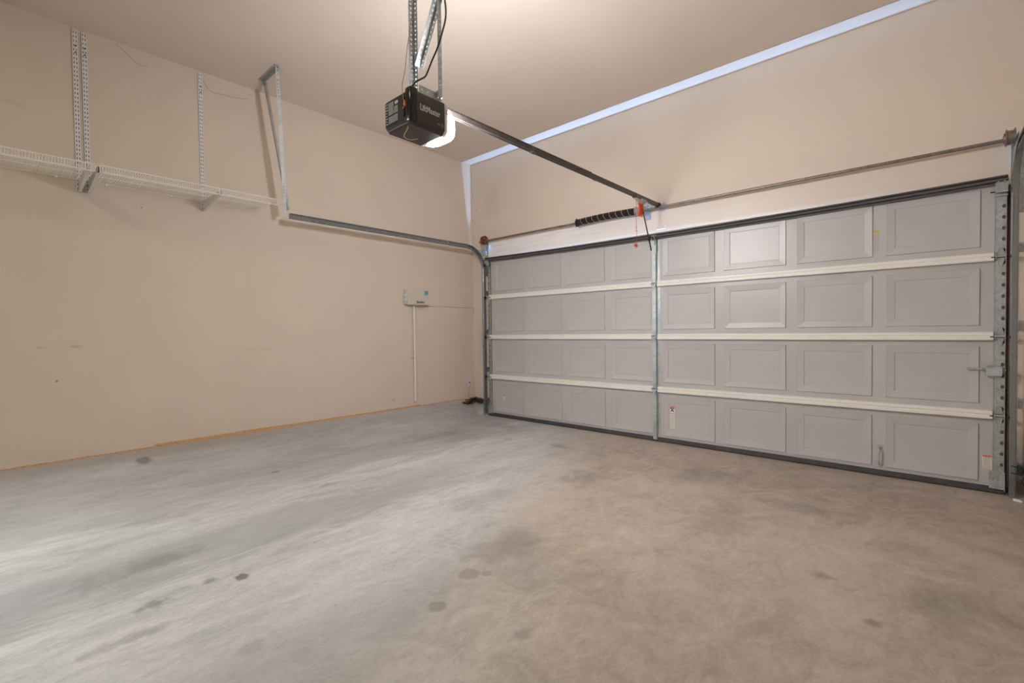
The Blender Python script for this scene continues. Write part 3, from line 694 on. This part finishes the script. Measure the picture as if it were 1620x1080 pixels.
# text on the right side
def text_obj(body, size, mat, parent, loc, rot, name, bold=.0, shear=0., sx=1.0):
    cu = bpy.data.curves.new(name, 'FONT'); cu.body = body; cu.size = size; cu.extrude = .0004; cu.offset = bold; cu.shear = shear; cu.align_x = 'LEFT'; cu.resolution_u = 3
    t = bpy.data.objects.new(name, cu); COL.objects.link(t); bpy.context.view_layer.update()
    me = bpy.data.meshes.new_from_object(t.evaluated_get(bpy.context.evaluated_depsgraph_get()))
    bpy.data.objects.remove(t); me.materials.clear(); me.materials.append(mat)
    me.transform(Matrix.Diagonal((sx, 1, 1, 1)))
    o = bpy.data.objects.new(name, me); COL.objects.link(o); o.parent = parent; o.location = Vector(loc)-rootloc(parent); o.rotation_euler = rot; return o
text_obj('LiftMaster', .044, M_print, op, (x1+.0022, y0+.050, zb+.080), (PI/2, 0, PI/2), 'brand_lettering', bold=.0009, sx=.72)
text_obj('my', .015, M_greyprint, op, (x1+.0018, y1-.052, zb+.040), (PI/2, 0, PI/2), 'logo_lettering', bold=.0004)
text_obj('Q', .022, M_greyprint, op, (x1+.0018, y1-.030, zb+.036), (PI/2, 0, PI/2), 'logo_lettering', bold=.0006)
# lens
m = MB(); loft(m, [yring(y1, x0+.001, x1-.001, zb+.001, zt-.002), yring(y1+.022, x0+.001, x1-.001, zb+.002, zt-.004)]); m.build('lens_frame', M_lensf, op, bevel=.002)
rings = []
for k in range(9):
    a = k/8*PI/2; yy = y1+.022+.088*math.sin(a); s = math.cos(a)**.7
    cz = (zb+zt)/2-.006; hx, hz = .112*(.30+.70*s), .082*(.25+.75*s)
    rings.append([(OPX+hx*(abs(math.cos(q))**.55)*(1 if math.cos(q) >= 0 else -1), yy, cz+hz*(abs(math.sin(q))**.55)*(1 if math.sin(q) >= 0 else -1)-.006*math.sin(a)) for q in [2*PI*j/24 for j in range(24)]])
m = MB(); loft(m, rings); tag(m.build('lamp_lens', M_lens, op, smooth=True), 'glowing white lamp lens')
m = MB(); m.box((x1-.001, y1+.010, zt-.060), (x1+.003, y1+.018, zt-.040)); m.build('lens_latch', M_dkprint, op)
# yellow antenna wire
m = MB(); m.tube([(2.520, -3.17, 2.190), (2.500, -3.165, 2.168), (2.470, -3.160, 2.158), (2.450, -3.150, 2.150), (2.445, -3.130, 2.145), (2.462, -3.108, 2.142), (2.490, -3.095, 2.144)], .0016, 6)
tag(m.build('antenna_wire', M_yel, op, smooth=True), 'thin yellow antenna wire')
# top mounting angle
m = MB(); perf_strip(m, (2.548, -3.125, zt+.022), (0, 1, 0), (0, 0, 1), .040, .145, .030, .008); perf_strip(m, (2.535, -3.125, zt+.002), (0, 1, 0), (1, 0, 0), .028, .145, .030, .008)
m.cyl((2.54, -3.0, zt+.028), (2.562, -3.0, zt+.028), .007, 8); m.build('mounting_angle', M_galv, op)
m = MB(); perf_strip(m, (2.345, -3.125, zt+.022), (0, 1, 0), (0, 0, 1), .040, .145, .030, .008); perf_strip(m, (2.358, -3.125, zt+.002), (0, 1, 0), (1, 0, 0), .028, .145, .030, .008); m.build('mounting_angle', M_galv, op)
# rail
RZ = 2.378; rx = 2.44
m = MB(); w = .0145
cs = [(-w, -.016), (-.004, -.016), (-.004, -.011), (-w+.003, -.011), (-w+.003, .011), (w-.003, .011), (w-.003, -.011), (.004, -.011), (.004, -.016), (w, -.016), (w, .013), (-w, .013)]
m.prism(cs, lambda u, v, t: (rx+u, t, RZ+v), -3.05, -.085); m.build('rail', M_rail, op)
m = MB(); m.box((rx-.016, -.085, RZ-.02), (rx+.016, -.135, RZ+.022)); m.lathe((rx, -.11, RZ-.018), (0, 0, 1), [(.022, 0), (.022, .006), (.014, .008), (.014, .03), (.022, .032), (.022, .038)], 16); m.build('idler_pulley', M_black, op, bevel=.001)
m = MB(); n = 0; y = -2.86
while y < -1.35:
    for xx in (rx+.010, rx-.010):
        m.box((xx-.0030, y, RZ+.0125), (xx+.0030, y+.0085, RZ+.0230))
    y += .0140; n += 1
m.box((rx-.0115, -1.35, RZ+.0125), (rx-.0085, -.13, RZ+.0185)); m.box((rx+.0085, -1.35, RZ+.0125), (rx+.0115, -.13, RZ+.0185))
c = m.build('drive_chain', M_black, op); tag(c, 'black drive chain on top of the rail', kind='stuff')
for y in (-2.1, -1.3):
    m = MB(); m.box((rx-.0165, y, RZ-.018), (rx+.0165, y+.05, RZ+.015)); m.box((rx+.0145, y+.01, RZ-.016), (rx+.018, y+.04, RZ+.004)); m.build('rail_splice', M_rail, op)
m = MB(); m.box((2.415, -.05, 2.36), (2.418, -.022, 2.415)); m.box((2.462, -.05, 2.36), (2.465, -.022, 2.415)); m.box((2.41, -.028, 2.352), (2.47, -.022, 2.42))
m.box((2.415, -.10, 2.368), (2.418, -.045, 2.392)); m.box((2.462, -.10, 2.368), (2.465, -.045, 2.392)); m.cyl((2.405, -.075, 2.38), (2.475, -.075, 2.38), .006, 8)
tag(m.build('header_bracket', M_bluest, op), 'zinc header bracket')
# trolley
m = MB(); m.prism([(-.60, -.020), (-.60, -.028), (-.555, -.036), (-.47, -.058), (-.43, -.058), (-.405, -.036), (-.36, -.020)], lambda u, v, t: (t, u, RZ+v), rx-.014, rx+.014)
m.prism([(-.50, -.012), (-.50, -.046), (-.40, -.030), (-.40, -.012)], lambda u, v, t: (t, u, RZ+v), rx+.012, rx+.020); tag(m.build('trolley', simple('trolley_grey', srgb(176, 172, 166), .5), op, bevel=.002), 'pale grey plastic trolley')
m = MB(); m.box((rx-.018, -.615, RZ-.024), (rx+.018, -.60, RZ-.008)); m.build('trolley_end', M_black, op)
# door arm
A0, A1 = Vector((2.420, -.435, 2.345)), Vector((2.412, -.208, 1.920)); d = (A1-A0); L = d.length; d.normalize()
m = MB(); m.obox((A0+A1)/2, d*L/2, Vector((.0022, 0, 0)), d.cross(Vector((1, 0, 0))).normalized()*.009); m.build('straight_arm', M_black, op)
m = MB(); m.tube([(2.405, -.235, 2.00), (2.404, -.225, 2.035), (2.402, -.205, 2.052), (2.40, -.165, 2.055), (2.398, -.130, 2.055)], .0085, 8); m.cyl((2.400, -.262, 2.02), (2.418, -.262, 2.02), .006, 8); m.build('curved_arm', M_black, op, smooth=True)
m = MB(); m.box((2.385, -.150, 2.03), (2.388, DF-.036, 2.08)); m.box((2.408, -.150, 2.03), (2.411, DF-.036, 2.08)); m.box((2.378, DF-.042, 1.90), (2.418, DF-.036, 2.085)); m.cyl((2.38, -.138, 2.055), (2.416, -.138, 2.055), .006, 8)
m.cyl((2.398, DF-.042, 1.92), (2.398, DF-.050, 1.92), .007, 8); m.cyl((2.398, DF-.042, 1.99), (2.398, DF-.050, 1.99), .007, 8); m.build('door_arm_bracket', M_galv, op)
# release cord, handle, tag
m = MB(); cy = -.545; pts = [(2.425, cy+.004*math.sin(k), 2.352-.43*k/10) for k in range(11)]; m.tube(pts, .0021, 6)
for z in (2.345, 2.09, 2.06): m.lathe((2.425, cy, z), (0, 0, 1), [(.002, -.006), (.006, 0), (.002, .006)], 8)
m.tube([(2.425, cy, 1.915), (2.428, cy+.01, 1.905), (2.420, cy-.02, 1.898)], .0018, 5); m.build('release_cord', M_red, op)
m = MB(); m.lathe((2.425, cy-.014, 1.925), (.3, 1, -.5), [(.010, -.016), (.013, -.012), (.013, .012), (.010, .016)], 12); tag(m.build('release_handle', M_red, op, smooth=True), 'red release handle')
m = MB(); rows = []; n = 8
for i in range(n+1):
    t = i/n; z = 2.345-.135*t; off = .006*math.sin(t*4)
    rows.append([(2.428+off, -.525+.012*t, z-.006), (2.432+off*.5, -.465+.004*math.sin(t*5), z), (2.426+off, -.400-.006*t-.02*math.sin(t*PI), z+.010-.010*t)])
vs = sum(rows, []); fs = []
for i in range(n):
    for k in range(2): fs.append((i*3+k, i*3+k+1, i*3+4+k, i*3+3+k))
m.add(vs, fs); tg = m.build('release_tag', M_orange, op, smooth=True); md = tg.modifiers.new('s', 'SOLIDIFY'); md.thickness = .001; tag(tg, 'bright orange instruction tag')
m = MB(); random.seed(9)
for r in range(9):
    z = 2.325-.012*r; y = -.515
    while y < -.425: l = random.uniform(.006, .014); m.box((2.434, y, z-.0012), (2.4365, y+l, z+.0012)); y += l+.003
m.build('tag_print', simple('tag_ink', srgb(170, 50, 20), .6), op)
# opener power cord up to the ceiling, bell wire
def smooth_path(P, n=6):
    P = [Vector(p) for p in P]; out = []
    for i in range(len(P)-1):
        a, b, c, d = P[max(0, i-1)], P[i], P[i+1], P[min(len(P)-1, i+2)]
        for k in range(n):
            t = k/n; out.append(.5*((2*b)+(c-a)*t+(2*a-5*b+4*c-d)*t*t+(3*b-a-3*c+d)*t**3))
    return out+[P[-1]]
m = MB(); m.tube(smooth_path([(2.545, -3.175, 2.345), (2.552, -3.165, 2.372), (2.548, -3.135, 2.405), (2.542, -3.085, 2.445), (2.540, -3.065, 2.475), (2.545, -3.035, 2.550), (2.560, -3.010, 2.62), (2.575, -2.990, 2.70), (2.590, -2.975, 2.80), (2.575, -2.980, 2.95), (2.56, -2.985, 3.15), (2.56, -2.98, CZ)]), .0045, 8)
tag(m.build('power_cord', M_black, op, smooth=True), 'black power cord')
m = MB(); m.tube(smooth_path([(2.525, y0-.006, 2.278), (2.512, y0-.006, 2.30), (2.502, y0-.004, 2.325), (2.470, -3.17, 2.40), (2.466, -3.15, 2.48), (2.45, -3.12, 2.62), (2.43, -3.08, 2.78), (2.41, -3.05, 2.95), (2.40, -3.04, CZ)]), .0022, 6)
tag(m.build('bell_wire', M_tan, op, smooth=True), 'thin tan bell wire')
m = MB(); m.lathe((2.524, y0-.008, 2.268), (-.2, 0, 1), [(.007, 0), (.008, .010), (.004, .03)], 10); tag(m.build('wire_nut', simple('wire_nut_orange', srgb(226, 120, 76), .5), op, smooth=True), 'orange wire nut')

# hanging frame of the opener (perforated angles)
of = empty('opener_hanger', (2.44, -3.0, 2.37)); tag(of, 'three perforated steel angles holding the motor unit under the ceiling', 'hanger')
m = MB(); angle_iron(m, (2.330, -2.988, zt+.01), (2.330, -2.988, CZ), (1, 0, 0), (0, -1, 0), .034, .024, .0105); m.build('strut', M_galv, of)
m = MB(); angle_iron(m, (2.562, -2.985, zt+.018), (2.562, -2.985, CZ), (-1, 0, 0), (0, -1, 0), .026, .024, .009); m.build('strut', M_galv, of)
m = MB(); angle_iron(m, (2.372, -2.982, 2.600), (2.83, -2.982, 3.39), (1, 0, -.5), (0, -1, 0), .034, .024, .0105); m.build('strut', M_galv, of)
m = MB(); angle_iron(m, (2.20, -2.97, CZ-.002), (2.95, -2.97, CZ-.002), (0, -1, 0), (0, 0, -1), .034); m.build('ceiling_angle', M_galv, of)
m = MB(); m.cyl((2.355, -2.98, 2.655), (2.355, -3.0, 2.655), .007, 8); m.cyl((2.365, -2.98, 2.625), (2.365, -3.0, 2.625), .006, 8); m.cyl((2.555, -3.02, 2.385), (2.575, -3.02, 2.385), .007, 8); m.build('bolt', M_galv, of)

# ------------------------------------------------------------------ wall standards, brackets, wire shelves
def standard(y, label):
    o = empty('shelf_standard', (WX, y, 2.245)); tag(o, label, 'shelf standard', 'white slotted wall standards')
    m = MB(); zt_ = 3.452; zb_ = 2.245; xf = WX+.014; wd = .030
    n = int((zt_-zb_)/.032); p = (zt_-zb_)/n
    # front web with two columns of real slots
    for s in (-1, 1): perf_strip(m, (xf, y+s*wd/4, zb_), (0, 0, 1), (0, 1, 0), wd/2, zt_-zb_, .032, .0055, .019, .002, off=0)
    for s in (-1, 1): m.box((WX, y+s*wd/2-.001, zb_), (xf, y+s*wd/2+.001, zt_))
    m.build('slotted_channel', M_white, o)
    m = MB(); m.box((WX+.0005, y-wd/2+.002, zb_), (WX+.001, y+wd/2-.002, zt_)); m.build('slot_shade_sheet', M_dkprint, o)  # dark sheet inside the channel, shade behind the slots put into colour
    m = MB()
    for z in (3.335, 3.285): m.cyl((xf, y+.002, z), (xf+.004, y+.002, z), .006, 8)
    tag(m.build('screw_head', simple('brass_screw', srgb(120, 84, 50), .6, .3), o), 'rusty brown screw heads')
    return o
standard(-4.114, 'white slotted wall standard, left one of the close pair')
standard(-4.062, 'white slotted wall standard, right one of the close pair')
standard(-3.298, 'single white slotted wall standard nearest the ceiling hanger')
SD = .505; FXS = WX+SD; SHZ = 2.334
def bracket(y, label):
    o = empty('shelf_bracket', (WX, y, 2.245)); tag(o, label, 'shelf bracket', 'white steel shelf brackets')
    m = MB(); prof = [(WX+.012, 2.243), (WX+.050, 2.243), (WX+.20, 2.252), (FXS-.03, 2.287), (FXS+.004, 2.297), (FXS+.004, SHZ+.006), (FXS-.012, SHZ-.008), (WX+.012, SHZ-.008)]
    for s in (-1, 1): m.prism(prof, lambda u, v, t: (u, t, v), y+s*.005-.001, y+s*.005+.001)
    m.prism([(WX+.012, 2.240), (WX+.050, 2.240), (WX+.20, 2.249), (FXS-.03, 2.284), (FXS-.03, 2.287), (WX+.20, 2.252), (WX+.05, 2.243), (WX+.012, 2.243)], lambda u, v, t: (u, t, v), y-.009, y+.009)
    m.box((WX+.012, y-.007, SHZ-.010), (FXS, y+.007, SHZ-.008)); m.build('arm', M_white, o)
    m = MB(); m.tube([(FXS-.012, y-.02, SHZ-.012), (FXS+.006, y-.02, SHZ-.004), (FXS+.006, y-.02, SHZ-.051)], .003, 6); m.tube([(FXS-.012, y+.02, SHZ-.012), (FXS+.006, y+.02, SHZ-.004), (FXS+.006, y+.02, SHZ-.051)], .003, 6)
    m.build('shelf_clip', M_white, o)
bracket(-4.114, 'white tapered shelf bracket, left one of the close pair'); bracket(-4.062, 'white tapered shelf bracket, right one of the close pair'); bracket(-3.298, 'single white tapered shelf bracket near the shelf end')
def shelf(ya, yb, label):
    o = empty('wire_shelf', (WX, yb, SHZ)); tag(o, label, 'shelf', 'white wire shelves')
    m = MB(); r = .0017
    for x, z in ((WX+.012, SHZ-.004), (WX+SD*.40, SHZ-.004), (WX+SD*.72, SHZ-.004), (FXS, SHZ), (FXS, SHZ-.049)):
        m = MB(); m.cyl((x, ya, z), (x, yb, z), .0036 if x > FXS-.01 else .0026, 6); m.build('long_wire', M_wire, o, smooth=True)
    n = int(round((yb-ya)/.0152)); m1 = MB(); m1.tube([(WX+.006, 0, SHZ), (FXS, 0, SHZ), (FXS+.003, 0, SHZ-.006), (FXS+.002, 0, SHZ-.051)], r, 5)
    me = m1.mesh('cross_wire', Vector((WX, 0, SHZ))); me.materials.append(M_wire)
    for i in range(n+1):
        y = ya+(yb-ya)*i/n; place(me, 'cross_wire', o, (WX, y, SHZ))
    y = ya+.1
    while y < yb: m = MB(); m.box((WX, y-.008, SHZ-.016), (WX+.018, y+.008, SHZ-.002)); m.build('wall_clip', M_wire, o); y += .42
    return o
shelf(-5.6, -4.085, 'white ventilated wire shelf running out of frame left of the bracket pair')
shelf(-4.055, -2.858, 'white ventilated wire shelf ending beside the ceiling hanger')

# ------------------------------------------------------------------ irrigation controller, conduit, outlet, cable
bx = empty('irrigation_controller', (WX, -1.06, 1.475)); tag(bx, 'pale grey sprinkler control box with blue label on left wall', 'control box')
ya, yb, za, zc = -1.185, -.862, 1.482, 1.668
m = MB(); m.box((WX, ya, za), (WX+.062, yb, zc)); m.build('rear_case', M_boxside, bx, bevel=.008)
m = MB(); m.box((WX+.060, ya+.006, za-.004), (WX+.098, yb+.002, zc+.002)); cv = m.build('front_cover', M_box, bx, bevel=.012, bseg=3)
m = MB(); m.cyl((WX+.096, ya+.045, za+.01), (WX+.096, ya+.045, zc-.01), .006, 10); m.build('cover_ridge', M_boxside, bx, smooth=True)
for z in (za+.06, za+.12):
    m = MB(); m.box((WX+.03, ya-.006, z-.010), (WX+.07, ya+.002, z+.010)); m.build('hinge_knuckle', M_white, bx, bevel=.002)
for k in (0, 1):
    m = MB(); m.box((WX+.0981, yb-.070+k*.030, zc-.066+k*.006), (WX+.0992, yb-.044+k*.030, zc-.010)); tag(m.build('blue_label', M_blue, bx), 'small blue label')
text_obj('RainBird', .040, M_green, bx, (WX+.099, ya+.125, za+.020), (PI/2, 0, PI/2), 'brand_lettering', bold=.0014, shear=.25, sx=.86)
cd = empty('conduit', (WX, -1.04, .29)); tag(cd, 'thin vertical cream conduit running from control box down to the curb', 'conduit')
m = MB(); m.tube([(WX+.020, -1.040, 1.484), (WX+.020, -1.040, .305)], .0145, 12); m.build('pipe', M_pvc, cd, smooth=True)
m = MB(); m.lathe((WX, -1.040, .290), (1, 0, 0), [(.020, 0), (.022, .012), (.021, .028), (.012, .036)], 16); m.build('end_elbow', M_pvc, cd, smooth=True)
m = MB(); m.box((WX, -1.085, .812), (WX+.003, -1.057, .832)); m.tube([(WX+.002, -1.058, .822), (WX+.022, -1.054, .822), (WX+.031, -1.040, .822), (WX+.022, -1.026, .822), (WX+.002, -1.022, .822)], .004, 6); m.box((WX, -1.023, .812), (WX+.003, -1.005, .832)); m.build('pipe_strap', M_galv, cd)
ol = empty('wall_outlet', (WX, -.099, .425)); tag(ol, 'small white outlet plate low on the left wall near corner', 'outlet')
m = MB(); m.box((WX, -.134, .366), (WX+.006, -.064, .484)); pl = m.build('cover_plate', M_outlet, ol, bevel=.003)
m = MB(); m.lathe((WX+.006, -.099, .428), (1, 0, 0), [(.010, 0), (.010, .004), (.006, .006)], 12); m.build('jack', M_black, ol)
m = MB(); m.lathe((WX+.006, -.099, .468), (1, 0, 0), [(.003, 0), (.003, .002)], 8); m.lathe((WX+.006, -.099, .382), (1, 0, 0), [(.003, 0), (.003, .002)], 8); m.build('screw', M_galv, ol)
m = MB(); m.tube(smooth_path([(WX+.010, -.099, .426), (WX+.020, -.096, .405), (WX+.010, -.097, .370), (WX+.004, -.108, .34), (WX+.004, -.115, .28), (WX+.006, -.118, .215)]), .0018, 6); c = m.build('telephone_wire', M_dkcable, smooth=True, origin=(WX, -.11, .215))
tag(c, 'short thin wire dropping from the low outlet plate', 'cable')
m = MB(); m.tube(smooth_path([(WX+.01, -.875, 1.482), (WX+.004, -.84, 1.478), (WX+.003, -.70, 1.474), (WX+.003, -.50, 1.478), (WX+.003, -.30, 1.474), (WX+.003, -.10, 1.476), (WX+.004, -.010, 1.474), (WX+.005, -.006, 1.455), (WX+.004, -.005, 1.40)]), .0020, 6)
c = m.build('sensor_cable', M_dkcable, smooth=True, origin=(WX, -.875, 1.48)); tag(c, 'thin cable running from grey control box to the corner', 'cable')

# ------------------------------------------------------------------ safety sensor at right track foot
se = empty('safety_sensor', (4.93, -.10, .18)); tag(se, 'black photo-eye sensor with orange light at right track foot', 'sensor')
m = MB(); m.tube([(4.880, -.130, .213), (4.905, -.132, .207), (4.920, -.125, .200)], .0045, 6); m.tube([(4.880, -.130, .168), (4.905, -.132, .162), (4.920, -.125, .172)], .0045, 6); m.box((4.910, -.138, .155), (4.934, -.085, .212)); m.build('mounting_clip', M_black, se, bevel=.003)
m = MB(); m.box((4.932, -.135, .163), (5.000, -.100, .203)); m.build('sensor_body', M_black, se, bevel=.005)
m = MB(); m.lathe((4.966, -.134, .186), (0, -1, 0), [(.007, 0), (.006, .004), (.002, .006)], 12); m.build('indicator_light', M_led, se)
m = MB(); m.tube(smooth_path([(4.96, -.10, .165), (4.94, -.03, .10), (4.96, -.01, .06), (5.02, -.01, .03)]), .002, 6); m.build('sensor_wire', M_black, se, smooth=True)
m = MB(); m.prism([(-.018, 0), (.016, 0), (.022, .006), (.014, .012), (-.012, .014), (-.02, .008)], lambda u, v, t: (4.905+u, -.20+t*.9-u*.4, v), -.008, .010)
c = m.build('paper_scrap', M_white, origin=(4.905, -.2, 0), bevel=.001); tag(c, 'tiny white scrap on the floor by the right track', 'scrap')

# ------------------------------------------------------------------ heap of dry leaves in the corner
hp = empty('leaf_heap', (-.26, -.10, CURB-.06)); tag(hp, 'low heap of brown dried leaves with one orange tip in corner', 'leaf heap')
random.seed(21)
def leaf(c, L, wd, ang, tilt, mat, curl=.3):
    m = MB(); n = 6; vs = []; 
    R = Euler((tilt, random.uniform(-.5, .5), ang)).to_matrix()
    for i in range(n+1):
        t = i/n; hw = wd*math.sin(PI*min(1, .06+t*.92))**.8
        for s in (-1, 0, 1): vs.append(Vector(c)+R@Vector(((t-.5)*L, s*hw, (abs(s)*.35*hw)+curl*L*((t-.5)**2))))
    fs = []
    for i in range(n):
        for k in range(2): fs.append((i*3+k, i*3+k+1, i*3+4+k, i*3+3+k))
    m.add(vs, fs); o = m.build('leaf', mat, hp, origin=c); md = o.modifiers.new('s', 'SOLIDIFY'); md.thickness = .0015; return o
# curled leaves piled along the curb ledge, from the left wall round to the track foot
for i in range(95):
    t = random.random(); h = random.random()
    if t < .45: y = -.26+.24*t/.45; x = WX+.055+.03*random.random(); a = PI/2+random.uniform(-.5, .5)
    else: x = WX+.05+(t-.45)/.55*.24; y = -.055+random.uniform(-.02, .01); a = random.uniform(-.45, .45)
    env = math.sin(PI*(.12+.80*t))**.7
    z = .140+.078*h*env+.004
    mat = M_leaf if random.random() < .72 else M_leafg
    leaf((x, y, z), random.uniform(.055, .10), random.uniform(.011, .020), a, random.uniform(-.6, .6), mat)
for q in ((WX+.09, -.255, .175), (WX+.085, -.235, .190), (WX+.10, -.240, .165)): leaf(q, .05, .020, PI/2+.2, .4, M_leafo)

# ------------------------------------------------------------------ cobweb strands under the ceiling
for i, (pts, lab) in enumerate([([(WX+.004, -3.87, 3.46), (WX+.004, -3.83, 3.43), (WX+.004, -3.77, 3.38), (WX+.003, -3.72, 3.355), (WX+.003, -3.67, 3.37)], 'dusty cobweb strand high between the wall standards'),
    ([(WX+.003, -3.27, 3.40), (WX+.003, -3.24, 3.35), (WX+.003, -3.19, 3.325), (WX+.003, -3.12, 3.335), (WX+.003, -3.05, 3.338), (WX+.003, -2.97, 3.35), (WX+.003, -2.90, 3.37)], 'dusty cobweb strand from single standard towards ceiling hanger')]):
    m = MB(); m.tube(smooth_path(pts), .0011, 5); c = m.build('cobweb_strand', M_crack, origin=pts[0]); tag(c, lab, 'cobweb')

# pieces too small to pick apart in the photo stay joined as stuff
for o in bpy.data.objects:
    n = o.name.split('.')[0]
    if o.type == 'MESH' and o.parent and n in ('bolt', 'small_print', 'label_print', 'tag_print', 'screw_head', 'screw', 'set_screw', 'falling_figure_symbol', 'shelf_clip', 'brand_lettering', 'logo_lettering'): o['kind'] = 'stuff'
